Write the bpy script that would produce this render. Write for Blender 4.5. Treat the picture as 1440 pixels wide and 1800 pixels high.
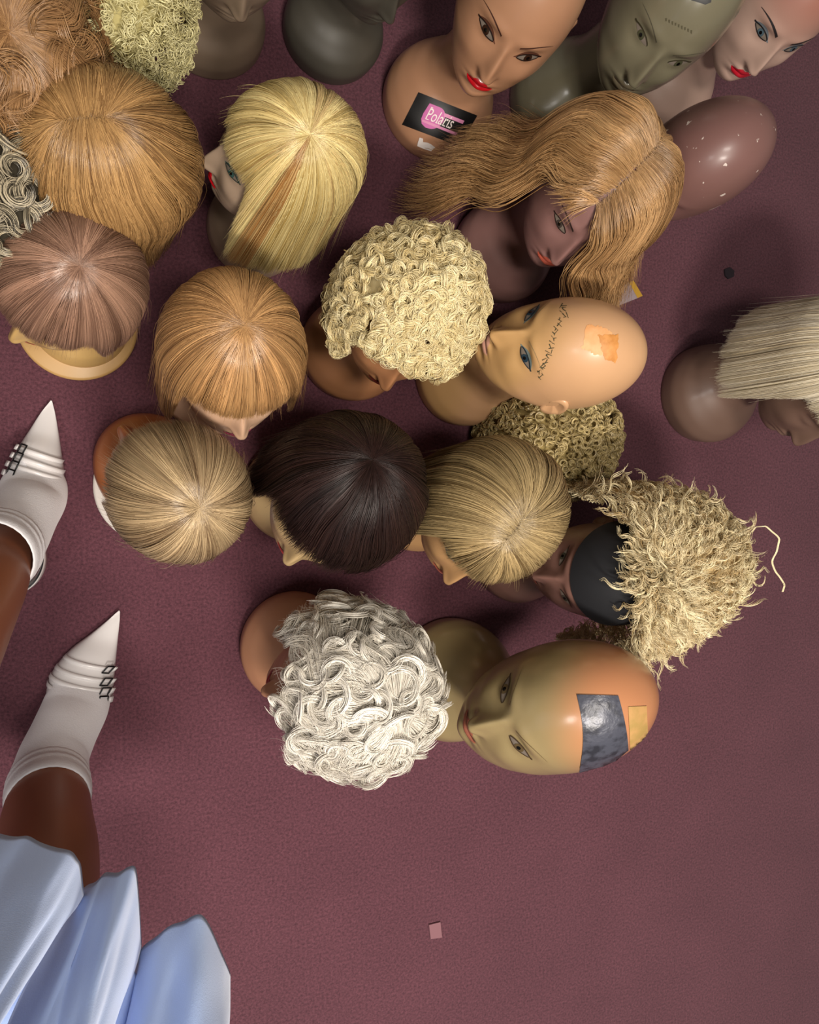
import bpy, bmesh, math, random
import numpy as np
from mathutils import Vector, Matrix
from mathutils.bvhtree import BVHTree

random.seed(7)
RS = np.random.RandomState(11)
for o in list(bpy.data.objects):
    bpy.data.objects.remove(o)
SC = bpy.context.scene
COL = SC.collection

# ------------------------------------------------------------------ camera
FPX, CAMH = 1350.0, 1.20
NAD = (215.0, 820.0)                      # image of the point straight below the lens
_zc = -np.array([(NAD[0]-720)/FPX, -(NAD[1]-900)/FPX, -1.0]); _zc /= np.linalg.norm(_zc)   # world +Z in camera axes
_xc = np.array([1.0, 0, 0]) - _zc*_zc[0]; _xc /= np.linalg.norm(_xc)
_yc = np.cross(_zc, _xc)
RW = np.array([_xc, _yc, _zc])            # camera -> world
cam = bpy.data.cameras.new('camera'); camo = bpy.data.objects.new('camera', cam); COL.objects.link(camo)
cam.sensor_fit = 'HORIZONTAL'; cam.sensor_width = 36.0; cam.lens = 36.0*FPX/1440.0
cam.clip_start = 0.02
M4 = Matrix.Identity(4)
for i in range(3):
    for j in range(3):
        M4[i][j] = RW[i][j]
M4[2][3] = CAMH
camo.matrix_world = M4
SC.camera = camo

def P(px, py, z=0.0):
    d = RW @ np.array([(px-720)/FPX, -(py-900)/FPX, -1.0])
    return d*((z-CAMH)/d[2]) + np.array([0, 0, CAMH])

def pix(p):
    c = RW.T @ (np.array(p)-np.array([0, 0, CAMH]))
    return (720+FPX*c[0]/-c[2], 900-FPX*c[1]/-c[2])

# ------------------------------------------------------------------ light
SC.view_settings.view_transform = 'Standard'
SC.view_settings.look = 'None'
SC.view_settings.gamma = 1.0
SC.view_settings.exposure = 0.42
wd = bpy.data.worlds.new('world'); SC.world = wd; wd.use_nodes = True
wd.node_tree.nodes['Background'].inputs[0].default_value = (1.0, 0.93, 0.86, 1)
wd.node_tree.nodes['Background'].inputs[1].default_value = 0.11

def area(loc, sx, sy, power, col=(1, .92, .82), rot=(0, 0, 0)):
    l = bpy.data.lights.new('ceiling_light', 'AREA'); l.shape = 'RECTANGLE'; l.size = sx; l.size_y = sy
    l.energy = power; l.color = col
    o = bpy.data.objects.new('ceiling_light', l); COL.objects.link(o); o.location = loc; o.rotation_euler = rot
    return o
area((.20, -.20, 2.45), .55, .28, 21)
area((.20, -1.22, 2.45), .55, .28, 50)
area((-1.3, -1.2, 2.45), .6, .6, 16, (1, .95, .9))

# ------------------------------------------------------------------ materials
def lin(h):
    if isinstance(h, str):
        c = [int(h[i:i+2], 16)/255 for i in (0, 2, 4)]
        return tuple(((x+.055)/1.055)**2.4 if x > .04045 else x/12.92 for x in c)+(1,)
    return tuple(h)+((1,) if len(h) == 3 else ())

_mats = {}
def mat(name, col, rough=.5, spec=.5, metal=0, noise=None, bump=None, sheen=0, coat=0):
    if name in _mats: return _mats[name]
    m = bpy.data.materials.new(name); m.use_nodes = True; nt = m.node_tree
    b = nt.nodes['Principled BSDF']
    b.inputs['Base Color'].default_value = lin(col); b.inputs['Roughness'].default_value = rough
    b.inputs['Specular IOR Level'].default_value = spec; b.inputs['Metallic'].default_value = metal
    if sheen:
        b.inputs['Sheen Weight'].default_value = sheen; b.inputs['Sheen Roughness'].default_value = .5
    if coat:
        b.inputs['Coat Weight'].default_value = coat; b.inputs['Coat Roughness'].default_value = .12
    tc = nt.nodes.new('ShaderNodeTexCoord')
    if noise:                               # (scale, colour2, lo, hi)
        n = nt.nodes.new('ShaderNodeTexNoise'); n.inputs['Scale'].default_value = noise[0]; n.inputs['Detail'].default_value = 5
        nt.links.new(tc.outputs['Object'], n.inputs['Vector'])
        r = nt.nodes.new('ShaderNodeValToRGB'); r.color_ramp.elements[0].position = noise[2]; r.color_ramp.elements[1].position = noise[3]
        r.color_ramp.elements[0].color = lin(col); r.color_ramp.elements[1].color = lin(noise[1])
        nt.links.new(n.outputs['Fac'], r.inputs['Fac']); nt.links.new(r.outputs['Color'], b.inputs['Base Color'])
    if bump:                                # (scale, strength, distance)
        n = nt.nodes.new('ShaderNodeTexNoise'); n.inputs['Scale'].default_value = bump[0]; n.inputs['Detail'].default_value = 4
        nt.links.new(tc.outputs['Object'], n.inputs['Vector'])
        bp = nt.nodes.new('ShaderNodeBump'); bp.inputs['Strength'].default_value = bump[1]; bp.inputs['Distance'].default_value = bump[2]
        nt.links.new(n.outputs['Fac'], bp.inputs['Height']); nt.links.new(bp.outputs['Normal'], b.inputs['Normal'])
    _mats[name] = m
    return m

def lining(m):
    n = m.name+'_lining'
    if n in bpy.data.materials: return bpy.data.materials[n]
    l = m.copy(); l.name = n; b = l.node_tree.nodes['Principled BSDF']; b.inputs['Roughness'].default_value = 1; b.inputs['Specular IOR Level'].default_value = 0
    return l

def hair_mat(name, c0, c1, c2=None, rough=.33, spec=.9):
    """strand colour runs from c0 to c1 with the strand's own value, c2 marks streaks; no light in it"""
    m = bpy.data.materials.new(name); m.use_nodes = True; nt = m.node_tree; b = nt.nodes['Principled BSDF']
    a = nt.nodes.new('ShaderNodeAttribute'); a.attribute_name = 'tone'
    r = nt.nodes.new('ShaderNodeValToRGB'); e = r.color_ramp.elements
    e[0].position = 0; e[0].color = lin(c0); e[1].position = .72; e[1].color = lin(c1)
    x = e.new(1.0); x.color = lin(c2 or c1)
    if c2: y = e.new(.8); y.color = lin(c1)
    nt.links.new(a.outputs['Fac'], r.inputs['Fac'])
    nt.links.new(r.outputs['Color'], b.inputs['Base Color'])
    b.inputs['Roughness'].default_value = rough; b.inputs['Specular IOR Level'].default_value = spec
    b.inputs['Subsurface Weight'].default_value = 0
    return m

def skin_mat(name, col, col2=None, rough=.38, coat=.15, grad=None, spots=None):
    """moulded head paint; grad = (axis, lo, hi) blends to col2 by place on the head, spots = colour of chips"""
    m = bpy.data.materials.new(name); m.use_nodes = True; nt = m.node_tree; b = nt.nodes['Principled BSDF']
    L = nt.links.new
    tc = nt.nodes.new('ShaderNodeTexCoord')
    n = nt.nodes.new('ShaderNodeTexNoise'); n.inputs['Scale'].default_value = 14; n.inputs['Detail'].default_value = 6
    L(tc.outputs['Object'], n.inputs['Vector'])
    mx = nt.nodes.new('ShaderNodeMix'); mx.data_type = 'RGBA'; mx.inputs['A'].default_value = lin(col)
    d = lin(col); mx.inputs['B'].default_value = tuple(x*.82 for x in d[:3])+(1,)
    L(n.outputs['Fac'], mx.inputs['Factor'])
    out = mx.outputs['Result']
    if grad:
        s = nt.nodes.new('ShaderNodeSeparateXYZ'); L(tc.outputs['Object'], s.inputs[0])
        n2 = nt.nodes.new('ShaderNodeTexNoise'); n2.inputs['Scale'].default_value = 9; L(tc.outputs['Object'], n2.inputs['Vector'])
        ad = nt.nodes.new('ShaderNodeMath'); ad.operation = 'MULTIPLY_ADD'; ad.inputs[1].default_value = .03; L(n2.outputs['Fac'], ad.inputs[0]); 
        if grad[0] == 'd':
            vm = nt.nodes.new('ShaderNodeVectorMath'); vm.operation = 'DOT_PRODUCT'; vm.inputs[1].default_value = (-.55, 0, .835); L(tc.outputs['Object'], vm.inputs[0]); L(vm.outputs['Value'], ad.inputs[2])
        else: L(s.outputs[grad[0]], ad.inputs[2])
        mr = nt.nodes.new('ShaderNodeMapRange'); mr.interpolation_type = 'SMOOTHSTEP'
        mr.inputs['From Min'].default_value = grad[1]; mr.inputs['From Max'].default_value = grad[2]; L(ad.outputs[0], mr.inputs['Value'])
        m2 = nt.nodes.new('ShaderNodeMix'); m2.data_type = 'RGBA'; L(mr.outputs['Result'], m2.inputs['Factor']); L(out, m2.inputs['A'])
        m2.inputs['B'].default_value = lin(col2); out = m2.outputs['Result']
    if spots:
        n3 = nt.nodes.new('ShaderNodeTexNoise'); n3.inputs['Scale'].default_value = 62; n3.inputs['Detail'].default_value = 8; L(tc.outputs['Object'], n3.inputs['Vector'])
        r3 = nt.nodes.new('ShaderNodeMapRange'); r3.inputs['From Min'].default_value = .672; r3.inputs['From Max'].default_value = .685; L(n3.outputs['Fac'], r3.inputs['Value'])
        m3 = nt.nodes.new('ShaderNodeMix'); m3.data_type = 'RGBA'; L(r3.outputs['Result'], m3.inputs['Factor']); L(out, m3.inputs['A'])
        m3.inputs['B'].default_value = lin(spots); out = m3.outputs['Result']
    L(out, b.inputs['Base Color'])
    b.inputs['Roughness'].default_value = rough; b.inputs['Coat Weight'].default_value = coat; b.inputs['Coat Roughness'].default_value = .18
    return m

# ------------------------------------------------------------------ object helpers
def mesh_obj(name, V, F, m=None, parent=None, smooth=True):
    me = bpy.data.meshes.new(name)
    V = np.asarray(V, dtype=np.float32); F = np.asarray(F) if not isinstance(F, list) else F
    if isinstance(F, np.ndarray) and F.ndim == 2:
        k = F.shape[1]
        me.vertices.add(len(V)); me.vertices.foreach_set('co', V.ravel())
        me.loops.add(F.size); me.loops.foreach_set('vertex_index', F.astype(np.int32).ravel())
        me.polygons.add(len(F)); me.polygons.foreach_set('loop_start', np.arange(0, F.size, k, dtype=np.int32))
        me.update(calc_edges=True)
    else:
        me.from_pydata([tuple(map(float, v)) for v in V], [], [tuple(int(i) for i in f) for f in F]); me.update()
    if smooth: me.polygons.foreach_set('use_smooth', np.ones(len(me.polygons), dtype=bool))
    if m: me.materials.append(m)
    o = bpy.data.objects.new(name, me); COL.objects.link(o)
    if parent: o.parent = parent
    return o

def thing(name, label, cat, loc=(0, 0, 0), rz=0, group=None):
    o = bpy.data.objects.new(name, None); COL.objects.link(o); o.empty_display_size = .05
    o.location = tuple(map(float, loc)); o.rotation_euler = (0, 0, rz)
    tag(o, label, cat, group); return o

def tag(o, label, cat, group=None):
    o['label'] = label; o['category'] = cat
    if group: o['group'] = group
    return o

def grid_faces(nr, nc, wrap=True):
    i = np.arange(nr-1)[:, None]; j = np.arange(nc if wrap else nc-1)[None, :]
    j2 = (j+1) % nc
    return np.stack([(i*nc+j), (i*nc+j2), ((i+1)*nc+j2), ((i+1)*nc+j)], -1).reshape(-1, 4)

def hermite(xs, ys, x):
    xs = np.array(xs, float); ys = np.array(ys, float); x = np.clip(x, xs[0], xs[-1])
    d = np.diff(ys)/np.diff(xs); m = np.empty_like(ys); m[0] = d[0]; m[-1] = d[-1]
    m[1:-1] = np.where(d[:-1]*d[1:] > 0, 2*d[:-1]*d[1:]/(d[:-1]+d[1:]+1e-12), 0)
    k = np.clip(np.searchsorted(xs, x)-1, 0, len(xs)-2); h = xs[k+1]-xs[k]; t = (x-xs[k])/h
    return (2*t**3-3*t**2+1)*ys[k]+(t**3-2*t**2+t)*h*m[k]+(-2*t**3+3*t**2)*ys[k+1]+(t**3-t**2)*h*m[k+1]

def tubes(PTS, RAD, sides=3, flat=1.0):
    """PTS [S,N,3], RAD [S,N] -> one mesh of tapering tubes"""
    S, N, _ = PTS.shape
    T = np.gradient(PTS, axis=1); T /= np.linalg.norm(T, axis=2, keepdims=True)+1e-9
    up = PTS-PTS.mean(axis=(0, 1)); up /= np.linalg.norm(up, axis=2, keepdims=True)+1e-9
    A = np.cross(T, up); A /= np.linalg.norm(A, axis=2, keepdims=True)+1e-9
    B = np.cross(A, T)
    th = np.arange(sides)/sides*2*math.pi+.5
    V = PTS[:, :, None, :]+RAD[:, :, None, None]*(np.cos(th)[None, None, :, None]*A[:, :, None, :]+flat*np.sin(th)[None, None, :, None]*B[:, :, None, :])
    s = np.arange(S)[:, None, None]*N*sides; i = np.arange(N-1)[None, :, None]*sides; j = np.arange(sides)[None, None, :]; j2 = (j+1) % sides
    F = np.stack([s+i+j, s+i+j2, s+i+sides+j2, s+i+sides+j], -1).reshape(-1, 4)
    return V.reshape(-1, 3), F

def hair_obj(name, PTS, RAD, tone, m, parent, sides=3, flat=1.0, shell=None):
    V, F = tubes(PTS, RAD, sides, flat)
    tn = np.repeat(tone, PTS.shape[1]*sides) if tone.ndim == 1 else np.repeat(tone.reshape(-1), sides)
    if shell is not None:
        SV, SF, st = shell
        F = np.vstack([F, SF+len(V)]); V = np.vstack([V, SV]); tn = np.concatenate([tn, st])
    o = mesh_obj(name, V, F, m, parent)
    at = o.data.attributes.new('tone', 'FLOAT', 'POINT'); at.data.foreach_set('value', tn.astype(np.float32))
    return o

# ------------------------------------------------------------------ mannequin head
HC = np.array([.018, 0, .280])             # head centre above the floor, face towards +x
def g(v, s): return np.exp(-(v/s)**2)
def sst(a, b, x):
    t = np.clip((x-a)/(b-a), 0, 1); return t*t*(3-2*t)

def head_shape(nr=150, nc=176, nose=1.0, lips=1.0, jaw=1.0, bk=.86):
    tau = np.linspace(0.0, math.pi, nr); z = .116*np.cos(tau)
    # denser rows through the face
    u = np.clip(-z/.116, 0, 1); k = np.sqrt(np.clip(1-(np.clip(z, 0, 1)/.116)**2, 0, 1))**.92
    e = np.sqrt(np.clip(1-u**6, 0, 1))
    fx = hermite([0, .3, .6, .85, 1], [.088, .087, .083, .080, .076], u)
    bx = hermite([0, .2, .4, .6, .8, 1], [.106*bk, .101*bk, .080*bk, .040, .0, -.020], u)
    w = hermite([0, .25, .5, .7, .85, 1], [.075, .0735, .066*jaw, .054*jaw, .041*jaw, .030*jaw], u)
    a = (fx+bx)/2*e*k; c = (fx-bx)/2+0*k; c = np.where(z > 0, (.088-.106*bk)/2, c)
    w = w*e*k
    th0 = np.linspace(-math.pi, math.pi, nc, endpoint=False)
    th = th0-.42*np.sin(th0)              # more columns near the face
    X = c[:, None]+a[:, None]*np.cos(th)[None]; Y = w[:, None]*np.sin(th)[None]; Z = np.repeat(z[:, None], nc, 1)
    fr = sst(.0, .35, np.cos(th))[None]*np.ones_like(X)
    ay = np.abs(Y)
    D = np.zeros_like(X)
    nt = sst(.012, -.040, Z)*(1-sst(-.042, -.052, Z))          # nose ridge
    D += nose*(.0040+.0150*nt)*sst(.02, .0, Z)*(1-sst(-.043, -.052, Z))*g(Y, .0058+.0036*nt)
    D += nose*.0058*g(ay-.0080, .0050)*g(Z+.0425, .0065)       # nostril wings
    D -= .0085*g(ay-.030, .0165)*g(Z-.001, .0125)             # sockets
    D += .0062*g(ay-.031, .0115)*g(Z+.001, .0075)             # eyeballs
    D += .0030*g(ay-.028, .020)*g(Z-.019, .008)               # brow
    D += .0035*g(ay-.042, .014)*g(Z+.030, .016)               # cheek
    D += lips*.0058*g(Y, .0155)*(g(Z+.0620, .0044)*1.1+1.25*g(Z+.0718, .0055))
    D -= lips*.0026*g(Y, .017)*g(Z+.0668, .0017)
    D -= .0016*g(Y, .0035)*g(Z+.054, .005)                    # philtrum
    D += .0050*g(Y, .017)*g(Z+.098, .012)                     # chin
    D -= .0035*g(Y, .020)*g(Z+.083, .006)
    X = X+D*fr
    V = np.stack([X, Y, Z], -1).reshape(-1, 3)+HC
    return V, grid_faces(nr, nc)

def loft(levels, nc=72, cap=True):
    """levels of (z, front, back, half width)"""
    zs = np.array([l[0] for l in levels])
    k = np.linspace(0, len(levels)-1, 6*len(levels)); idx = np.arange(len(levels))
    z, f, b, w = [hermite(idx, [l[q] for l in levels], k) for q in range(4)]
    th = np.linspace(-math.pi, math.pi, nc, endpoint=False)
    X = ((f-b)/2)[:, None]+((f+b)/2)[:, None]*np.cos(th)[None]; Y = w[:, None]*np.sin(th)[None]; Z = np.repeat(z[:, None], nc, 1)
    return np.stack([X, Y, Z], -1).reshape(-1, 3), grid_faces(len(z), nc), len(z)

BASES = {
    'narrow': [(0, .001, .001, .001), (0, .058, .056, .055), (.005, .060, .058, .057), (.020, .060, .057, .056), (.040, .056, .055, .053), (.066, .048, .053, .049),
             (.088, .043, .052, .045), (.120, .041, .050, .043), (.160, .040, .052, .042), (.228, .045, .055, .044)],
    'wide': [(0, .001, .001, .001), (0, .136, .060, .085), (.010, .138, .063, .090), (.040, .134, .064, .088), (.070, .112, .062, .078), (.092, .076, .057, .062),
             (.106, .054, .052, .051), (.120, .043, .050, .044), (.160, .040, .052, .042), (.225, .045, .055, .044)],
    'bust': [(0, .001, .001, .001), (0, .105, .060, .085), (.006, .108, .063, .088), (.030, .110, .064, .090), (.052, .100, .062, .084), (.074, .078, .057, .068),
             (.096, .054, .052, .051), (.120, .043, .050, .044), (.160, .040, .052, .042), (.228, .045, .055, .044)],
    'round': [(0, .001, .001, .001), (0, .084, .070, .080), (.005, .086, .072, .082), (.022, .085, .071, .081), (.045, .076, .066, .074), (.066, .058, .058, .060),
              (.088, .046, .052, .048), (.120, .041, .050, .043), (.160, .040, .052, .042), (.228, .045, .055, .044)],
}
def ear(side, n=14):
    th = np.linspace(0, 2*math.pi, 28, endpoint=False); ph = np.linspace(0, math.pi, n)
    V = []
    for p in ph:
        for t in th:
            x, z = math.sin(p)*math.cos(t), math.sin(p)*math.sin(t)
            r = math.hypot(x, z)
            y = math.cos(p)*.35 + (.35*math.exp(-((r-.82)/.16)**2)-.45*math.exp(-(r/.45)**2) if p < math.pi/2 else 0)
            zz = z*(.030 if z > 0 else .028); xx = x*(.0165 if z > 0 else .0105)
            V.append((xx-.006+.18*zz+HC[0]-.004*0, side*(.0735+y*.011-.006*x*1.0), zz-.008+HC[2]))
    F = grid_faces(n, 28)
    if side < 0: F = F[:, ::-1]
    return np.array(V), F

class Surf:
    """projects flat marks on to a finished mesh"""
    def __init__(s, V, F): s.t = BVHTree.FromPolygons([Vector(map(float, v)) for v in V], [tuple(map(int, f)) for f in F])
    def hit(s, o, d, off):
        d = Vector(d).normalized(); h, n, i, _ = s.t.ray_cast(Vector(o), d)
        if h is None: return None
        if n.dot(d) > 0: n = -n
        return np.array(h+n*off)

def _strip_mark(surf, y0, y1, lo, hi, off, n=14, m=5, org=None, proj='face'):
    V = []
    ys = np.linspace(y0, y1, n)
    last = None
    for y in ys:
        a, b = lo(y), hi(y)
        for t in np.linspace(0, 1, m):
            zz = a+(b-a)*t
            if proj == 'face': p = surf.hit((.4, y, HC[2]+zz), (-1, 0, 0), off)
            else: p = surf.hit((org[0]+y*proj[0][0]+zz*proj[1][0], org[1]+y*proj[0][1]+zz*proj[1][1], org[2]+y*proj[0][2]+zz*proj[1][2]), proj[2], off)
            if p is None: p = last if last is not None else np.array([0, 0, .1])
            last = p; V.append(p)
    F = [(i*m+j, (i+1)*m+j, (i+1)*m+j+1, i*m+j+1) for i in range(n-1) for j in range(m-1)]
    return np.array(V), np.array(F)

def face_paint(root, surf, st):
    T = TILT[root.name]
    def strip_mark(*a, **k):
        V, F = _strip_mark(*a, **k); return (V-PIV)@T.T+PIV, F
    """painted eyes, brows and lips as thin marks lying on the moulded face"""
    lipm = mat('lip_'+st['lip'], st['lip'], .3, coat=.4)
    dark = mat('paint_'+st.get('lash', '1c120e'), st.get('lash', '1c120e'), .5)
    white = mat('eye_white', st.get('white', 'b9b0a6'), .3)
    iris = mat('iris_'+st.get('iris', '3a2618'), st.get('iris', '3a2618'), .2)
    shade = st.get('shade')
    if st.get('lips', True):
        W = .0200
        up = lambda y: -.0600+.0022*math.exp(-((abs(y)-.006)/.005)**2)-.0068*(abs(y)/W)**1.8
        lo = lambda y: -.0668-.0102*max(0, 1-(y/W)**2)**.7
        V, F = strip_mark(surf, -W, W, lo, up, .0006, 24, 10)
        mesh_obj('lips', V, F, lipm, root)
        V, F = strip_mark(surf, -W*.86, W*.86, lambda y: -.0672-.0002, lambda y: -.0664, .0009, 20, 2)
        mesh_obj('lip_line', V, F, mat('lipline', '3a1210', .6), root)
    for s in (1, -1):
        c = s*.0310; hw = .0134
        tilt = lambda y: .0026*s*(y-c)/hw
        ul = lambda y: .0014+.0041*max(0, 1-((y-c)/hw)**2)**.75+tilt(y)
        ll = lambda y: .0012-.0036*max(0, 1-((y-c)/hw)**2)**.8+tilt(y)
        V, F = strip_mark(surf, c-hw, c+hw, ll, ul, .0005, 16, 6)
        ey = mesh_obj('eye', V, F, white, root)
        if shade:
            V, F = strip_mark(surf, c-hw*1.25, c+hw*1.25, lambda y: ll(y)-.001, lambda y: ul(y)+.006*max(0, 1-((y-c)/hw/1.25)**2), .00025, 16, 6)
            mesh_obj('eye_shadow', V, F, mat('shade_'+shade, shade, .6), ey)
        R = .0050; ci = c+s*.001
        cir = lambda y: math.sqrt(max(0, R*R-(y-ci)**2))
        V, F = strip_mark(surf, ci-R, ci+R, lambda y: max(ll(y), .001-cir(y)), lambda y: min(ul(y), .001+cir(y)), .0009, 14, 5)
        mesh_obj('iris', V, F, iris, ey)
        R2 = .0021; cir2 = lambda y: math.sqrt(max(0, R2*R2-(y-ci)**2))
        V, F = strip_mark(surf, ci-R2, ci+R2, lambda y: .001-cir2(y), lambda y: .001+cir2(y), .0012, 10, 4)
        mesh_obj('pupil', V, F, mat('pupil', '060505', .15), ey)
        x0, x1 = (c-hw*1.0, c+hw*1.22) if s > 0 else (c-hw*1.22, c+hw*1.0)
        V, F = strip_mark(surf, x0, x1, lambda y: ul(y)-.0002, lambda y: ul(y)+.0020, .0012, 18, 3)
        mesh_obj('lash_line', V, F, dark, ey)
        if st.get('lower'):
            V, F = strip_mark(surf, c-hw, c+hw, lambda y: ll(y)-.0012, lambda y: ll(y)+.0003, .0010, 16, 2)
            mesh_obj('lash_line', V, F, dark, ey)
        if st.get('brow'):
            bw = .0195; bc = s*.0335; th = st.get('browt', .0016)
            arch = lambda y: .0185+.0052*(1-(s*(y-bc)/bw-.35)**2)
            hh = lambda y: th*(1-.85*(s*(y-bc)/bw*.5+.5))
            V, F = strip_mark(surf, bc-bw, bc+bw, lambda y: arch(y)-hh(y), lambda y: arch(y)+hh(y), .0006, 18, 3)
            mesh_obj('eyebrow', V, F, mat('brow_'+st['brow'], st['brow'], .6), root)

_heads = {}
PIV = HC+np.array([-.012, 0, -.075])
def tilt_m(pitch, roll):
    c, q = math.cos(pitch), math.sin(pitch); Ry = np.array([[c, 0, -q], [0, 1, 0], [q, 0, c]])   # pitch > 0 lifts the chin
    c, q = math.cos(roll), math.sin(roll); Rx = np.array([[1, 0, 0], [0, c, -q], [0, q, c]])
    return Rx@Ry
TILT, SURF = {}, {}
def mannequin(label, skin, anchor, px, face, base='bust', scale=1.0, style=None, ears=True, pitch=0, roll=0, **kw):
    """anchor = a local point of the head, px = where the photograph has it, face = way it looks (image right, image down)"""
    key = (base, ears, pitch, roll, tuple(sorted(kw.items())))
    T = tilt_m(math.radians(pitch), math.radians(roll))
    if key not in _heads:
        V, F = head_shape(**kw); parts = [(V, F)]
        if ears: parts += [ear(1), ear(-1)]
        flat = Surf(V, F)
        vs, fs, n = [], [], 0
        for a, b in parts: vs.append((a-PIV)@T.T+PIV); fs.append(b+n); n += len(a)
        V2, F2, nl = loft(BASES[base]); vs.append(V2); fs.append(F2+n)
        V, F = np.vstack(vs), np.vstack(fs)
        _heads[key] = (V, F, flat, Surf(V, F))
    V, F, flat, surf = _heads[key]
    rz = math.atan2(-face[1], face[0])
    c, s = math.cos(rz), math.sin(rz)
    a = np.array(anchor, float)
    if a[2] > .12: a = T@(a-PIV)+PIV
    a = a*scale
    w = P(px[0], px[1], a[2])
    loc = (w[0]-(c*a[0]-s*a[1]), w[1]-(s*a[0]+c*a[1]), 0)
    root = thing('mannequin_head', label, 'mannequin head', loc, rz)
    root.scale = (scale,)*3
    TILT[root.name] = T; SURF[root.name] = surf
    b = mesh_obj('bust', V, F, skin, root)
    if style: face_paint(root, flat, style)
    return root

def to_local(root, px, py):
    rz = root.rotation_euler[2]; sc = root.scale[0]
    Rm = np.array([[math.cos(rz), math.sin(rz), 0], [-math.sin(rz), math.cos(rz), 0], [0, 0, 1]])
    o = np.array([0, 0, CAMH]); d = P(px, py, 0)-o
    return Rm@(o-np.array(root.location))/sc, Rm@d/sc

def mark(root, name, pts, faces, m, off=.0006):
    """a thin mark that lies on the moulded surface, given by where it is seen"""
    V = []; last = None
    for x, y in pts:
        o, d = to_local(root, x, y); h = SURF[root.name].hit(o, d, off)
        if h is None: h = last if last is not None else np.array([0, 0, .05])
        last = h; V.append(h)
    return mesh_obj(name, np.array(V), faces, m, root)

def quad_pts(c, nu=14, nv=10):
    """c: four corners (top left, top right, bottom right, bottom left)"""
    c = np.array(c, float); P_ = []
    for v in np.linspace(0, 1, nv):
        for u in np.linspace(0, 1, nu): P_.append((1-v)*((1-u)*c[0]+u*c[1])+v*((1-u)*c[3]+u*c[2]))
    return P_, grid_faces(nv, nu, False)

def tess(polys, step=.07):
    bm = bmesh.new()
    for p in polys: bm.faces.new([bm.verts.new((x, y, 0)) for x, y in p])
    for k in range(1, int(1/step)):
        for no in ((1, 0, 0), (0, 1, 0)):
            bmesh.ops.bisect_plane(bm, geom=bm.verts[:]+bm.edges[:]+bm.faces[:], plane_co=(k*step, k*step, 0), plane_no=no, dist=1e-5)
    bmesh.ops.triangulate(bm, faces=bm.faces[:])
    bm.verts.index_update(); v = [(q.co.x, q.co.y) for q in bm.verts]; f = [tuple(q.index for q in p.verts) for p in bm.faces]; bm.free()
    return v, f

CEN = tuple(HC); EYES = (HC[0]+.082, 0, HC[2]); NOSE = (HC[0]+.108, 0, HC[2]-.042)
CROWN = (HC[0]-.009, 0, HC[2]+.116)

# ------------------------------------------------------------------ wigs
class Wig:
    """a wig sits on its mannequin: same place, same turn; X,Y on the scalp are angles from the very top"""
    def __init__(s, label, man, rf=.102, rb=.118, rs=.090, rt=.126, lift=(0, 0, 0), flare=0.0, tuck=.0, taper=0.0):
        s.rf, s.rb, s.rs, s.rt = rf, rb, rs, rt; s.flare = flare; s.tuck = tuck
        s.c = HC+np.array(lift)+np.array([-.004, 0, 0])
        s.cc = TILT[man.name]@(s.c-PIV)+PIV
        s.root = thing('wig', label, 'wig', man.location, man.rotation_euler[2]); s.root.scale = man.scale
        s.man = man; s.T = TILT[man.name]
    def S(s, X, Y, h=0.0):
        al = np.hypot(X, Y); ph = np.arctan2(Y, X); cp, sp = np.cos(ph), np.sin(ph)
        rx = np.where(cp > 0, s.rf, s.rb)
        R = 1/np.sqrt((cp/rx)**2+(sp/s.rs)**2)
        a1 = np.minimum(al, math.pi/2); d = np.maximum(al-math.pi/2, 0)*.105
        hor = np.sin(a1)*(R+h)+d*s.flare-s.tuck*sst(.04, .13, d)*d
        z = np.cos(a1)*(s.rt+h)-d
        return (np.stack([hor*cp, hor*sp, z], -1)+s.c-PIV)@s.T.T+PIV
    def local(s, px, py):
        """scalp coordinates of a pixel"""
        lo, ld = to_local(s.man, px, py); lo = s.T.T@(lo-PIV)+PIV-s.c; ld = s.T.T@ld
        rr = np.array([(s.rf+s.rb)/2, s.rs, s.rt]); a_, b_ = lo/rr, ld/rr
        A, B, C = b_@b_, 2*a_@b_, a_@a_-1; disc = B*B-4*A*C
        t = (-B-math.sqrt(max(disc, 0)))/(2*A); p = lo+ld*t
        rx = s.rf if p[0] > 0 else s.rb
        q = p/np.array([rx, s.rs, s.rt]); al = math.acos(max(-1, min(1, q[2]/np.linalg.norm(q)))); ph = math.atan2(p[1], p[0])
        return np.array([al*math.cos(ph), al*math.sin(ph)])
    def shell(s, cut, h=-.0075, tone=.3, nr=26, nc=72, top=1.85):
        ph = np.linspace(-math.pi, math.pi, nc, endpoint=False); t = np.linspace(.002, 1, nr)
        c_ = cut(ph); c_ = np.min([np.roll(c_, k) for k in range(-3, 4)], 0); am = np.minimum(c_*.88, top)
        X = t[:, None]*am[None]*np.cos(ph)[None]; Y = t[:, None]*am[None]*np.sin(ph)[None]
        V = s.S(X, Y, h).reshape(-1, 3)
        return V, grid_faces(nr, nc), np.full(len(V), tone)

def cutter(fringe, side, back, fw=.62, soft=.22, asym=0.0):
    """how far the hair reaches, in scalp angle, by bearing: fringe in front, longer at the sides and back"""
    def f(ph):
        a = np.abs(np.arctan2(np.sin(ph-asym), np.cos(ph-asym)))
        return fringe+(side-fringe)*sst(fw, fw+soft, a)+(back-side)*sst(1.7, 2.7, a)
    return f

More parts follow.
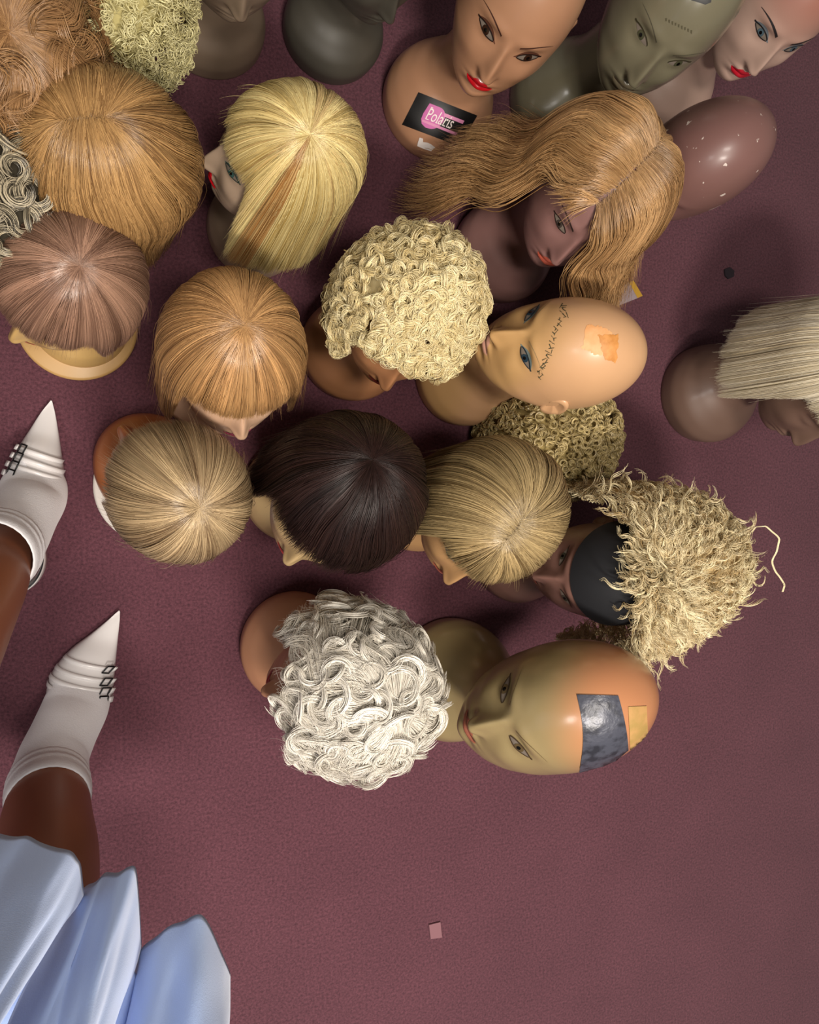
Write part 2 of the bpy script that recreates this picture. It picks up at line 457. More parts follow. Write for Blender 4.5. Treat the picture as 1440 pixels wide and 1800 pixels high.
def straight(w, m, q0, q1, cut, n=3600, N=18, r=.0008, clumps=90, ridge=.004, wave=0, wk=6.0, bend=0.0, frizz=.0, jit=.03,
             tone=None, ends=.05, fly=.02, puff=0.0, swirl=0, tipcurl=0, coh=.35, seed=1, streak=None, shell_tone=.25):
    R = np.random.RandomState(seed)
    q0, q1 = np.array(q0, float), np.array(q1, float); L = np.linalg.norm(q1-q0); ax = (q1-q0)/L if L > 1e-6 else np.array([1., 0]); pe = np.array([-ax[1], ax[0]])
    # clump bearings
    cb = np.sort(R.rand(clumps))*2*math.pi+R.rand()*.1; ct = R.rand(clumps); ch = R.rand(clumps); cph = R.rand(clumps)*6.28; cs = R.rand(clumps)
    ci = R.randint(0, clumps, n); dv = R.randn(n)*.5
    wid = 2*math.pi/clumps*1.5
    phi = cb[ci]+dv*wid
    un = R.rand(n) < .3; phi = np.where(un, R.rand(n)*2*math.pi, phi); dv = np.where(un, 1.25, dv)
    tpos = np.clip(cs[ci]+R.randn(n)*.04, 0, 1) if L > 1e-6 else np.zeros(n)
    rel = phi
    if L > 1e-6:
        side = np.sign(np.sin(rel)); fan = R.rand(n) < .45
        # fanned ones leave an end of the parting, the rest leave it sideways
        endp = np.where(np.cos(rel) > 0, 1.0, 0.0)
        tp = np.where(fan, endp, tpos); dirang = np.where(fan, rel, side*(math.pi/2-.45*(tpos-.5)*2))
        org = q0[None]+tp[:, None]*(q1-q0)[None]
        d = np.cos(dirang)[:, None]*ax[None]+np.sin(dirang)[:, None]*pe[None]
    else:
        org = np.repeat(q0[None], n, 0); d = np.stack([np.cos(phi), np.sin(phi)], -1)
    per = np.stack([-d[:, 1], d[:, 0]], -1)
    org = org+R.randn(n, 2)*.012
    def at(rho):
        lat = bend*rho**2+wave*np.sin(wk*rho+cph[ci][:, None]*coh)*sst(.25, 1.1, rho)+swirl*rho
        lat = lat+(R_lat[:, None]*rho)
        return org[:, None, :]+d[:, None, :]*rho[..., None]+per[:, None, :]*lat[..., None]
    R_lat = R.randn(n)*jit
    rr = np.linspace(0, 4.2, 90)[None].repeat(n, 0); A = at(rr); al = np.hypot(A[..., 0], A[..., 1]); ph = np.arctan2(A[..., 1], A[..., 0])
    lim = cut(ph)*(1-ends*R.rand(n)[:, None]*np.ones_like(al)-.05*ch[ci][:, None])
    over = al > lim; first = np.where(over.any(1), over.argmax(1), 89); rend = rr[0][first]
    r0 = np.where(R.rand(n) < .62, R.rand(n)*.10, R.rand(n)*np.minimum(rend*.6, 1.3))
    T = np.linspace(0, 1, N)[None]; rho = r0[:, None]+(rend-r0)[:, None]*T
    XY = at(rho)
    lay = R.rand(n)
    prof = np.clip(1-(dv/1.1)**2, -.5, 1)[:, None]*ridge*sst(.0, .5, rho)
    hgt = lay[:, None]*.003+prof+ch[ci][:, None]*ridge*.8*sst(0, .6, rho)+puff*np.sin(np.clip(rho/1.4, 0, 1)*math.pi)
    hgt = hgt-.003*(1-sst(0, .2, rho))
    hgt = hgt+tipcurl*sst(.75, 1, T)*(R.rand(n)[:, None]-.2)
    fl = R.rand(n) < fly
    hgt = hgt+fl[:, None]*T**2*R.rand(n)[:, None]*.018
    pts = w.S(XY[..., 0], XY[..., 1], hgt)
    if frizz:
        ff = np.cumsum(R.randn(n, N, 3), axis=1)*frizz*T[..., None]; pts = pts+ff
    rad = r*(.45+.55*sst(0, .2, T))*(1-.75*sst(.75, 1, T))*(.75+.5*R.rand(n))[:, None]*np.where(fl, .5, 1)[:, None]
    tn = np.clip(.02+.44*ct[ci]+.30*R.rand(n), 0, .72) if tone is None else tone(phi, ct[ci], R)
    if streak is not None: tn = streak(phi, tn, R)
    keep = rend > .35; sel0 = keep
    isf = (np.abs(np.arctan2(A[np.arange(n), first, 1], A[np.arange(n), first, 0])) < .75)
    for nm, sel in (('hair', ~isf & keep), ('fringe', isf & keep)):
        if sel.sum() > 20:
            hair_obj(nm, pts[sel], rad[sel], tn[sel], m, w.root)
    V, F, st = w.shell(cut, tone=shell_tone)
    o = mesh_obj('cap_lining', V, F, lining(m), w.root)
    a = o.data.attributes.new('tone', 'FLOAT', 'POINT'); a.data.foreach_set('value', st.astype(np.float32))
    return phi

def curly(w, m, cut, n=420, R0=.009, R1=.012, turns=1.3, strands=6, r=.0007, N=18, tilt=.6, spread=.0022, lift=.004, seed=3, tone=None, pitch=.004,
          shell_tone=.2, grow=.0, sizes=None, amin=0.0, open_=.35, drop=0.0, name='curls'):
    Rr = np.random.RandomState(seed)
    # even spread over the wig
    k = np.arange(n)+.5; big = 2.6
    ph = k*2.39996+Rr.rand(n)*.5
    am = cut(ph); u = k/n
    al = amin+(am-amin)*(u**.54)
    X, Y = al*np.cos(ph), al*np.sin(ph)
    e = .02
    p0 = w.S(X, Y, 0); pa = w.S(X+e*np.cos(ph), Y+e*np.sin(ph), 0)-p0; pb = w.S(X-e*np.sin(ph), Y+e*np.cos(ph), 0)-p0
    nn = np.cross(pa, pb); nn /= np.linalg.norm(nn, axis=1, keepdims=True)+1e-9
    out = p0-w.cc; nn *= np.sign((nn*out).sum(1))[:, None]
    ax = nn+tilt*Rr.randn(n, 3); ax /= np.linalg.norm(ax, axis=1, keepdims=True)
    t1 = np.cross(ax, Rr.randn(n, 3)); t1 /= np.linalg.norm(t1, axis=1, keepdims=True); t2 = np.cross(ax, t1)
    rad0 = (R0+(R1-R0)*Rr.rand(n)) if sizes is None else sizes(Rr, n)
    hand = np.sign(Rr.rand(n)-.5)
    ang = np.linspace(0, 1, N)
    P_, T_, RD = [], [], []
    ctone = Rr.rand(n)
    for s in range(strands):
        rs = rad0*(1+(Rr.rand(n)-.5)*open_); tt = turns*(.8+.4*Rr.rand(n))
        a = hand[:, None]*ang[None]*tt[:, None]*2*math.pi
        rg = rs[:, None]*(1-grow*ang[None])
        off = (Rr.randn(n, 3)*spread)
        c = p0+nn*(lift+Rr.rand(n)[:, None]*lift)+off
        q = c[:, None, :]+rg[..., None]*(np.cos(a)[..., None]*t1[:, None, :]+np.sin(a)[..., None]*t2[:, None, :])+ax[:, None, :]*(pitch*(ang-.5)*1.0)[None, :, None]
        q[..., 2] -= drop*ang[None]
        P_.append(q); T_.append(np.clip(.10+.36*ctone+.34*Rr.rand(n), 0, 1) if tone is None else tone(Rr, n, ctone, s/strands))
        RD.append(r*(1-.55*np.abs(2*ang[None]-1)**3)*(.7+.6*Rr.rand(n))[:, None])
    hair_obj(name, np.concatenate(P_), np.concatenate(RD), np.concatenate(T_), m, w.root)
    if shell_tone is not None:
        V, F, st = w.shell(cut, tone=shell_tone)
        o = mesh_obj('cap_lining', V, F, lining(m), w.root)
        a = o.data.attributes.new('tone', 'FLOAT', 'POINT'); a.data.foreach_set('value', st.astype(np.float32))

def locks(w, m, cut, n=900, per=4, length=(.04, .07), r=.0011, N=12, amp=.004, freq=1.6, up=.5, flow=(-1, 0), seed=5, tone=None, shell=True, spread=.003, amin=0.0, name='locks', grav=.3, sel=None, shell_tone=.2):
    R = np.random.RandomState(seed)
    k = np.arange(n)+.5; ph = k*2.39996+R.rand(n)*.4; am = cut(ph); al = amin+(am-amin)*(k/n)**.54
    if sel is not None:
        kk = sel(al, ph); al, ph = al[kk], ph[kk]; n = len(al)
    X, Y = al*np.cos(ph), al*np.sin(ph); e = .02
    p0 = w.S(X, Y, -.001); pa = w.S(X+e, Y, 0)-p0; pb = w.S(X, Y+e, 0)-p0
    nn = np.cross(pa, pb); nn /= np.linalg.norm(nn, axis=1, keepdims=True)+1e-9; nn *= np.sign((nn*(p0-w.cc)).sum(1))[:, None]
    rad = pa*np.cos(ph)[:, None]+pb*np.sin(ph)[:, None]; fl = pa*flow[0]+pb*flow[1]
    rad /= np.linalg.norm(rad, axis=1, keepdims=True)+1e-9; fl /= np.linalg.norm(fl, axis=1, keepdims=True)+1e-9
    d = rad*.7+fl*.8+R.randn(n, 3)*.45; d -= nn*(d*nn).sum(1)[:, None]; d /= np.linalg.norm(d, axis=1, keepdims=True)+1e-9
    d2 = d+nn*up*(.5+R.rand(n))[:, None]; d2[:, 2] -= grav*sst(.9, 1.8, al); d2 /= np.linalg.norm(d2, axis=1, keepdims=True)
    s1 = np.cross(d2, nn+.5*R.randn(n, 3)); s1 /= np.linalg.norm(s1, axis=1, keepdims=True); s2 = np.cross(d2, s1)
    T = np.linspace(0, 1, N); L = length[0]+(length[1]-length[0])*R.rand(n); f = freq*(.7+.6*R.rand(n)); ph0 = R.rand(n)*6.28; ctn = R.rand(n)
    P_, T_, RD = [], [], []
    for s in range(per):
        o = R.randn(n, 3)*spread
        a = ph0[:, None]+f[:, None]*T[None]*6.28
        q = (p0+o)[:, None, :]+d2[:, None, :]*(L[:, None]*T[None]*(.85+.3*R.rand(n))[:, None])[..., None]
        A = amp*(.3+T)[None]*(.8+.4*R.rand(n))[:, None]
        q = q+s1[:, None, :]*(A*np.sin(a))[..., None]+s2[:, None, :]*(A*.7*np.cos(a))[..., None]-o[:, None, :]*(T**.7*.6)[None, :, None]
        P_.append(q); T_.append(np.clip(.08+.42*ctn+.3*R.rand(n), 0, 1) if tone is None else tone(R, n, ctn))
        RD.append(r*(.6+.4*np.sin(T*math.pi))[None]*(1-.6*T**4)[None]*(.7+.6*R.rand(n))[:, None])
    hair_obj(name, np.concatenate(P_), np.concatenate(RD), np.concatenate(T_), m, w.root)
    if shell:
        V, F, st = w.shell(cut, tone=shell_tone)
        o = mesh_obj('cap_lining', V, F, lining(m), w.root)
        a = o.data.attributes.new('tone', 'FLOAT', 'POINT'); a.data.foreach_set('value', st.astype(np.float32))

# ------------------------------------------------------------------ floor
def build_floor():
    m = bpy.data.materials.new('carpet'); m.use_nodes = True; nt = m.node_tree; b = nt.nodes['Principled BSDF']; L = nt.links.new
    tc = nt.nodes.new('ShaderNodeTexCoord')
    def noise(sc, det, ro=.5):
        n = nt.nodes.new('ShaderNodeTexNoise'); n.inputs['Scale'].default_value = sc; n.inputs['Detail'].default_value = det; n.inputs['Roughness'].default_value = ro
        L(tc.outputs['Object'], n.inputs['Vector']); return n
    n1 = noise(250, 5, .75); n2 = noise(7, 4); n3 = noise(800, 2)
    r = nt.nodes.new('ShaderNodeValToRGB'); r.color_ramp.elements[0].position = .33; r.color_ramp.elements[1].position = .68
    r.color_ramp.elements[0].color = lin('42252e'); r.color_ramp.elements[1].color = lin('6f434e')
    L(n1.outputs['Fac'], r.inputs['Fac'])
    mx = nt.nodes.new('ShaderNodeMix'); mx.data_type = 'RGBA'; mx.blend_type = 'MULTIPLY'; mx.inputs['Factor'].default_value = .35
    r2 = nt.nodes.new('ShaderNodeValToRGB'); r2.color_ramp.elements[0].position = .3; r2.color_ramp.elements[1].position = .7
    r2.color_ramp.elements[0].color = (.62, .6, .62, 1); r2.color_ramp.elements[1].color = (1, 1, 1, 1)
    L(n2.outputs['Fac'], r2.inputs['Fac']); L(r.outputs['Color'], mx.inputs['A']); L(r2.outputs['Color'], mx.inputs['B']); L(mx.outputs['Result'], b.inputs['Base Color'])
    b.inputs['Roughness'].default_value = .95; b.inputs['Specular IOR Level'].default_value = .15
    b.inputs['Sheen Weight'].default_value = .12; b.inputs['Sheen Roughness'].default_value = .6
    bp = nt.nodes.new('ShaderNodeBump'); bp.inputs['Strength'].default_value = .7; bp.inputs['Distance'].default_value = .002
    L(n1.outputs['Fac'], bp.inputs['Height']); L(bp.outputs['Normal'], b.inputs['Normal'])
    N = 40; s = 5.0; xs = np.linspace(-s, s, N)
    V = np.array([(x, y, 0) for y in xs for x in xs]); F = grid_faces(N, N, False)
    o = mesh_obj('floor', V, F, m); o['kind'] = 'structure'; o['label'] = 'mauve plum short-pile carpet floor'
build_floor()

# ------------------------------------------------------------------ the mannequin heads and their wigs
EYEY = dict(white='a89c90')
tan = skin_mat('tan_paint', 'a9774f'); brown = skin_mat('brown_paint', '9a6a48')
# -- bald or bare heads
pol = mannequin('glossy tan mannequin head with thin arched brows and a black label on its chest', skin_mat('bronze_paint', 'ad8062', rough=.34), EYES, (889, 84), (-32, 82), pitch=13,
                style=dict(lip='b50f1c', brow='3a1c12', browt=.0013, shade='5b3524', lash='1a0c08', lower=True, iris='2a1810', white='6f655c'), jaw=.95)
V, F = quad_pts([(736, 162), (839, 203), (807, 257), (707, 219)], 20, 14)
lab = mark(pol, 'label', V, F, mat('label_black', '0e0d0f', .45), .0006)
def card(u, v):      # label millimetres -> pixels seen, u to the right, v down, both 0..1
    c = np.array([(736, 162), (839, 203), (807, 257), (707, 219)], float)
    return (1-v)*((1-u)*c[0]+u*c[1])+v*((1-u)*c[3]+u*c[2])
def on_label(name, poly, m, off):
    v, f = tess([poly]); o = mark(pol, name, [card(*p) for p in v], f, m, off); o.parent = lab; return o
pinkm = mat('label_pink', 'c35fa0', .5); rosem = mat('label_rose', 'd487ae', .5); whm = mat('label_white', 'e8dcd8', .5)
disc = [(.24, .17), (.42, .17)]+[(.42+.15*math.sin(t), .50-.33*math.cos(t)) for t in np.linspace(.2, math.pi-.05, 14)]+[(.36, .84), (.28, .78), (.235, .66), (.225, .5)]
on_label('pink_emblem', disc, pinkm, .0010)
on_label('pink_bar', [(.52, .27), (.86, .27), (.86, .37), (.54, .37)], rosem, .0011)
on_label('pink_bar', [(.26, .66), (.86, .66), (.86, .745), (.26, .72)], rosem, .0011)
tcu = bpy.data.curves.new('lettering', 'FONT'); tcu.body = 'Polaris'; tcu.size = 1; tcu.resolution_u = 3
to = bpy.data.objects.new('lettering', tcu); COL.objects.link(to); bpy.context.view_layer.update()
tm = bpy.data.meshes.new_from_object(to.evaluated_get(bpy.context.evaluated_depsgraph_get()))
tv = np.array([v.co[:] for v in tm.vertices]); tf = [tuple(p.vertices) for p in tm.polygons]; bpy.data.objects.remove(to)
tv[:, 0] -= tv[:, 0].min(); tw = tv[:, 0].max(); hgt_ = tv[:, 1].max()
sv, sf = [], []
for bx0, bx1, by in [(0, .34, 0), (0, .2, .70), (1.02, 1.22, 0), (1.75, 1.98, 0), (2.13, 2.36, 0)]:   # small serifs
    n0 = len(tv)+len(sv); sv += [(bx0, by, 0), (bx1, by, 0), (bx1, by+.05, 0), (bx0, by+.05, 0)]; sf.append((n0, n0+1, n0+2, n0+3))
tv = np.vstack([tv, np.array(sv)])
tv2, tf2 = tess([[(.29+.44*min(tv[i][0], tw)/tw, .62-.34*tv[i][1]/hgt_) for i in f] for f in tf+sf])
lp = mark(pol, 'lettering', [card(*p) for p in tv2], tf2, whm, .0014); lp.parent = lab
sh = [(738, 241), (744, 243), (744, 249), (752, 250), (758, 253), (765, 258), (758, 265), (746, 261), (734, 256), (735, 250)]
mark(pol, 'paper_scrap', sh, [tuple(range(len(sh)))], mat('paper_white', 'd9d0cb', .7), .0012)

grn = mannequin('glossy grey-green bald mannequin head with its mouth closed, between tan and pale heads', skin_mat('grey_green_paint', '77715c', rough=.26, coat=.5), EYES, (1157, 94), (-32, 75), pitch=9, scale=1.05,
                style=dict(lip='6e6450', brow='4b4638', browt=.0007, lash='35301f', iris='40402f', white='67634f'), bk=1.0)
mark(grn, 'stitch_marks', [(1170+i*5.5+dx, 32+i*2.6+dy) for i in range(9) for dx, dy in ((0, 0), (3, 0), (2.4, 5+i % 3), (.3, 5))], [(4*i, 4*i+1, 4*i+2, 4*i+3) for i in range(9)], mat('ink_brown', '4c4630', .7), .0005)
V, F = quad_pts([(1196, -6), (1252, -14), (1250, 4), (1240, 8)], 8, 4)
mark(grn, 'black_tape', V, F, mat('label_black', '0e0d0f', .45), .0006)

pale = mannequin('pale pink mannequin head with dark brows and red lips at the frame corner', skin_mat('pale_paint', 'b89a8c', '9d6a5c', rough=.4, grad=(2, .30, .38)), EYES, (1365, 78), (-15, 80), jaw=.95,
                 style=dict(lip='b3182a', brow='1f1a1c', browt=.0023, shade='6a7076', lash='181416', iris='41515a', white='b8b4b0', lower=True), pitch=7)

mauve = skin_mat('mauve_paint', '7d5a55', rough=.42, spots='cfc0b8')
bald = mannequin('mauve brown bald mannequin head with white chipped paint, behind the caramel wig', mauve, CEN, (1224, 285), (-.85, .55), scale=.96, pitch=-4, ears=False, bk=1.0)

peach = mannequin('peach bald mannequin head with blue eyes and ink scribbles on its forehead', skin_mat('peach_paint', 'd2a47a', 'bc9462', rough=.42, grad=(0, .035, .085)), EYES, (922, 587), (-70, -14), pitch=20, scale=.97, roll=6, bk=1.0,
                  style=dict(lip='b98a78', brow='8d7a58', browt=.0006, shade='6f7c7a', lash='17222c', iris='22333f', white='66727a', lower=True))
random.seed(5)
pp, ff = [], []
crv = [(985, 537), (992, 552), (984, 568), (975, 585), (971, 602), (966, 620), (958, 636), (950, 650), (955, 664)]
for i in range(46):
    t = i/45*(len(crv)-1); k = min(int(t), len(crv)-2); u = t-k
    x = crv[k][0]*(1-u)+crv[k+1][0]*u+random.uniform(-4, 4)*(1.6 if t < 1.6 or t > 6.5 else .8); y = crv[k][1]*(1-u)+crv[k+1][1]*u+random.uniform(-2, 2)
    a = random.uniform(-.9, .9)+(1.6 if i % 3 == 0 else 0); L_ = random.uniform(2.2, 5.5); w_ = random.uniform(.5, 1.0)
    dx, dy = math.cos(a)*L_, math.sin(a)*L_; nx, ny = -math.sin(a)*w_, math.cos(a)*w_
    n0 = len(pp); pp += [(x-dx-nx, y-dy-ny), (x+dx-nx*.5, y+dy-ny*.5), (x+dx+nx*.5, y+dy+ny*.5), (x-dx+nx, y-dy+ny)]; ff.append((n0, n0+1, n0+2, n0+3))
mark(peach, 'ink_scribbles', pp, ff, mat('ink_olive', '3f3d26', .7), .0006)
def ragged(c, n=12, amp=2.2):
    c = [np.array(p, float) for p in c]; out = []
    for p, q in zip(c, c[1:]+c[:1]):
        for u in np.linspace(0, 1, n)[:-1]: out.append(tuple(p*(1-u)+q*u+np.array([random.uniform(-amp, amp), random.uniform(-amp, amp)])))
    x0, y0 = min(p[0] for p in out), min(p[1] for p in out); k = 80.0
    v, f = tess([[((x-x0)/k, (y-y0)/k) for x, y in out]], .05); return [(x*k+x0, y*k+y0) for x, y in v], f
V, F = ragged([(1032, 570), (1062, 576), (1082, 590), (1078, 622), (1050, 624), (1022, 612)])
mark(peach, 'glue_stain', V, F, mat('stain_light', 'd99a62', .55, noise=(60, 'e0a874', .4, .6)), .0004)
V, F = ragged([(1052, 590), (1088, 587), (1083, 638), (1062, 632)])
mark(peach, 'tape_residue', V, F, mat('stain_dark', 'bd7c38', .5, noise=(90, 'd08f4c', .4, .6)), .0008)

olive = mannequin('olive and orange bald mannequin head with two patches of tape on its crown', skin_mat('olive_paint', '97855e', 'b57c56', rough=.3, coat=.45, grad=('d', .262, .33)), EYES, (892, 1264), (-110, 10), pitch=17, scale=1.15, ears=False, roll=22, bk=.97,
                  style=dict(lip='8c5240', brow='5d4a30', browt=.0006, lash='3b2c1c', iris='54452e', white='7d6c4c', lower=True))
V, F = quad_pts([(1014, 1221), (1086, 1223), (1104, 1352), (1018, 1357)], 16, 16)
V = [(x+9*math.sin(((y-1221)/136)*math.pi) if x < 1075 else x+6*math.sin(((y-1221)/136)*math.pi), y) for x, y in V]
mark(olive, 'silver_tape', V, F, mat('duct_tape', '4b4d59', .36, .6, .15, noise=(70, '2e2f38', .45, .62), bump=(60, .5, .004)), .0012)
V, F = quad_pts([(1104, 1242), (1136, 1241), (1140, 1326), (1108, 1332)], 10, 14)
mark(olive, 'tan_tape', V, F, mat('tan_tape', 'a5864c', .6, noise=(50, 'b88e58', .4, .6)), .0008)

b3 = mannequin('beige grey mannequin bust with only its neck and chest in the picture', skin_mat('beige_grey_paint', '7c6a59', rough=.5), (.03, 0, .02), (374, 62), (.1, 1), base='round', scale=.97)
b4 = mannequin('dark olive grey mannequin bust at the top edge beside the beige bust', skin_mat('dark_olive_paint', '46423a', rough=.5), (.03, 0, .02), (588, 62), (.35, 1), base='bust', scale=.86)

# -- wigged heads
def man(label, c, px, face, **k):
    k.setdefault('pitch', 9); k.setdefault('scale', .93)
    return mannequin(label, skin_mat(c[0], c[1], rough=.4), k.pop('anchor', CEN), px, face, **k)
STY = dict(lip='a85a48', brow=None, lash='2a1c14', iris='3c4a40', white='a09888')

m10 = man('fair mannequin head with red lips and grey base under the streaked blonde bob', ('fair_paint', 'a8917c'), (350, 284), (-1, .0), base='round', anchor=NOSE, scale=.89, pitch=8, roll=9,
          style=dict(lip='cc1420', brow='5a4a3c', shade='5c6a62', lash='20302c', iris='35504c', white='b0b4ae', lower=True))
w = Wig('golden blonde bob wig with one caramel streak running down from its crown', m10, rf=.094, rb=.094, rs=.084, rt=.122, flare=.10)
q = w.local(545, 237)
hm = hair_mat('blonde_hair', 'a4843f', 'f8e6a8', 'a06c34')
def strk(phi, tn, R):
    a = np.arctan2(np.sin(phi-STRK), np.cos(phi-STRK)); return np.where(np.abs(a) < .20, .92+.08*R.rand(len(tn)), np.where(np.abs(np.abs(a)-3.0) < .06, .9, np.where(np.abs(a+.42) < .07, .86, np.where(R.rand(len(tn)) < .03, .95, tn))))
_a = w.local(430, 440)-q; STRK = math.atan2(_a[1], _a[0])
straight(w, hm, q, q, cutter(1.38, 2.9, 2.9, fw=.7, soft=.3), n=8500, r=.00046, clumps=120, ridge=.003, streak=strk, ends=.07, seed=2)

m13 = man('pale mannequin head with pink lips below the honey brown fringe wig', ('pale_cream_paint', 'd2ab8e'), (426, 776), (.10, 1), anchor=NOSE, base='round', pitch=21, scale=.89,
          style=dict(lip='b8506a', brow=None, lash='3a2a20', iris='4a3a2c', white='b0a090'))
w = Wig('honey brown wig with a full fringe over a pale face with pink lips', m13, rf=.101, rb=.096, rs=.092, rt=.124)
q = w.local(430, 572)
straight(w, hair_mat('honey_hair', '754e2c', 'd6a871'), q, q, cutter(1.44, 2.7, 3.0, fw=.8, soft=.35), n=8500, r=.00046, clumps=150, ridge=.003, seed=4, ends=.03)

m12 = man('cream mannequin head with a flat round base under the brown fringe wig', ('cream_paint', 'c8a468'), (16, 602), (-.72, .7), base='round', style=STY, scale=.82, anchor=NOSE)
w = Wig('chestnut brown short wig with pale shine at its crown, over a cream head', m12, rf=.101, rb=.096, rs=.092, rt=.124)
q = w.local(140, 466)
straight(w, hair_mat('chestnut_hair', '4c3024', 'b89078', rough=.3), q, q, cutter(1.40, 2.1, 2.5, fw=1.0, soft=.3), n=8000, r=.00048, clumps=90, ridge=.003, seed=5, ends=.04)
bp_ = np.array([(r_*math.cos(t), r_*math.sin(t), z_) for r_, z_ in ((.001, 0), (.094, 0), (.098, .003), (.098, .009), (.094, .012), (.001, .012)) for t in np.linspace(0, 2*math.pi, 64, endpoint=False)])
bp_[:, 0] += .012
mesh_obj('base_plate', bp_, grid_faces(6, 64), mat('base_cream', 'b8925c', .4), m12)

m9 = man('fair mannequin head almost hidden under the parted ginger wig', ('fair_cream_paint', 'cfae8c'), (178, 287), (-1, .12), base='narrow', style=STY)
w = Wig('ginger brown layered wig with a short parting, behind the loop-curled grey wig', m9, rf=.092, rb=.108, rs=.092, rt=.124)
q0, q1 = w.local(108, 208), w.local(185, 205)
straight(w, hair_mat('ginger_hair', '65411f', 'd4a86e'), q1, q0, cutter(1.25, 3.1, 3.5, fw=.45), n=8500, r=.0005, clumps=90, ridge=.003, bend=.12, seed=6, wave=.05, wk=5, ends=.16, tipcurl=.008)

m14 = man('small terracotta mannequin head under the short ash blonde wig', ('terracotta_paint', 'b0693c'), (308, 858), (-.62, -.75), scale=.86, base='wide')
bp_ = np.array([(r_*math.cos(t), r_*math.sin(t), z_) for r_, z_ in ((.001, 0), (.098, 0), (.102, .003), (.102, .009), (.098, .012), (.001, .012)) for t in np.linspace(0, 2*math.pi, 64, endpoint=False)])
bp_[:, 0] += .012; bp_[:, 1] += .012
mesh_obj('base_plate', bp_, grid_faces(6, 64), mat('base_white', 'dcd6d0', .4), m14)
w = Wig('ash blonde short wig with a star-shaped crown, nearest the white pointed shoes', m14, rf=.096, rb=.096, rs=.088, rt=.124)
q = w.local(352, 893)
straight(w, hair_mat('ash_hair', '64492f', 'dcc196', rough=.32), q, q, cutter(1.5, 1.9, 2.15, fw=.9), n=8000, r=.00046, clumps=80, ridge=.004, seed=8, ends=.12, fly=.04, jit=.06)

m19 = man('cream mannequin head with red lips under the dark brown wig', ('yellow_cream_paint', 'c4a87a'), (500, 995), (-.62, .78), base='round', anchor=NOSE, pitch=14, scale=.97,
          style=dict(lip='a8231c', brow=None, lash='2a1c14', iris='3c3a30', white='a09070'))
w = Wig('dark brown almost black wig with a feathered fringe', m19, rf=.102, rb=.098, rs=.096, rt=.124)
q = w.local(655, 808)
straight(w, hair_mat('dark_hair', '120908', '331f1b', rough=.42, spec=.4), q, q, cutter(1.42, 2.6, 3.0, fw=.8), n=8500, r=.0005, clumps=80, ridge=.003, seed=9, ends=.14, wave=.04, wk=5, bend=.06, tipcurl=.006)

m20 = man('tan mannequin head with closed lips under the dark blonde wig', ('light_tan_paint', 'b98f62'), (784, 1030), (-.45, .88), base='round', style=STY, anchor=NOSE, scale=.98)
w = Wig('dark blonde wig with a swept fringe, between the dark brown and shaggy blonde wigs', m20, rf=.099, rb=.096, rs=.088, rt=.124)
q0, q1 = w.local(888, 950), w.local(918, 915)
straight(w, hair_mat('dark_blonde_hair', '5b4526', 'd0b684', rough=.32), q1, q0, cutter(1.40, 2.5, 2.9, fw=.7), n=8500, r=.00046, clumps=90, ridge=.003, seed=10, ends=.08, bend=.12)

mC = mannequin('mauve brown mannequin face with coral lips under the long caramel wig', skin_mat('mauve_face_paint', '8a6560', rough=.42), EYES, (1012, 420), (-.40, .87), pitch=12, scale=.95,
         style=dict(lip='a8503f', brow='2c1c18', lash='241814', iris='3c3430', white='8a7a74', lower=True))
w = Wig('long wavy caramel wig with a side parting on a mauve brown head', mC, rf=.098, rb=.100, rs=.094, rt=.124, flare=.38)
q0, q1 = w.local(1052, 358), w.local(1172, 232)
straight(w, hair_mat('caramel_hair', '7a5228', 'e2b680', rough=.34), q1, q0, cutter(1.28, 3.8, 3.7, fw=.40, soft=.3, asym=-.40), n=13000, r=.00052, clumps=46, ridge=.012, coh=.12, wave=.17, wk=4.4, seed=12, ends=.36, tipcurl=.045, fly=.03, N=30)

m18 = mannequin('brown mauve mannequin head with a broad base under the platinum wig', skin_mat('brown_mauve_paint', '6f564a', rough=.5), CEN, (1462, 660), (-.2, 1), base='bust', scale=1.05)
w = Wig('platinum blonde straight bob wig at the frame edge', m18, rf=.096, rb=.108, rs=.100, rt=.124, flare=.06)
q = (-.1, 0)
straight(w, hair_mat('platinum_hair', 'd4c29c', 'fff8e6'), q, q, cutter(1.3, 2.7, 2.75, fw=.9), n=8500, r=.00045, clumps=160, ridge=.003, seed=13, ends=.03)

# -- curly wigs
m15 = man('tan mannequin head with its eyes hidden under short blonde curls', ('warm_tan_paint', 'a87550'), (676, 690), (-.22, 1), anchor=NOSE, scale=.92,
          style=dict(lip='6a2a24', brow='4a2c1c', lash='241410', iris='3c2418', white='8a7a6c', shade='50403a'))
w = Wig('pale blonde wig of short ringlet curls', m15, rf=.099, rb=.098, rs=.095, rt=.124)
curly(w, hair_mat('pale_blonde_hair', 'd2b674', 'fff2c4'), cutter(1.28, 2.1, 2.3), n=820, R0=.0065, R1=.0105, strands=13, r=.00046, tilt=.45, seed=21, lift=.005, turns=1.4, pitch=.006, open_=.55, spread=.0012, shell_tone=.5)

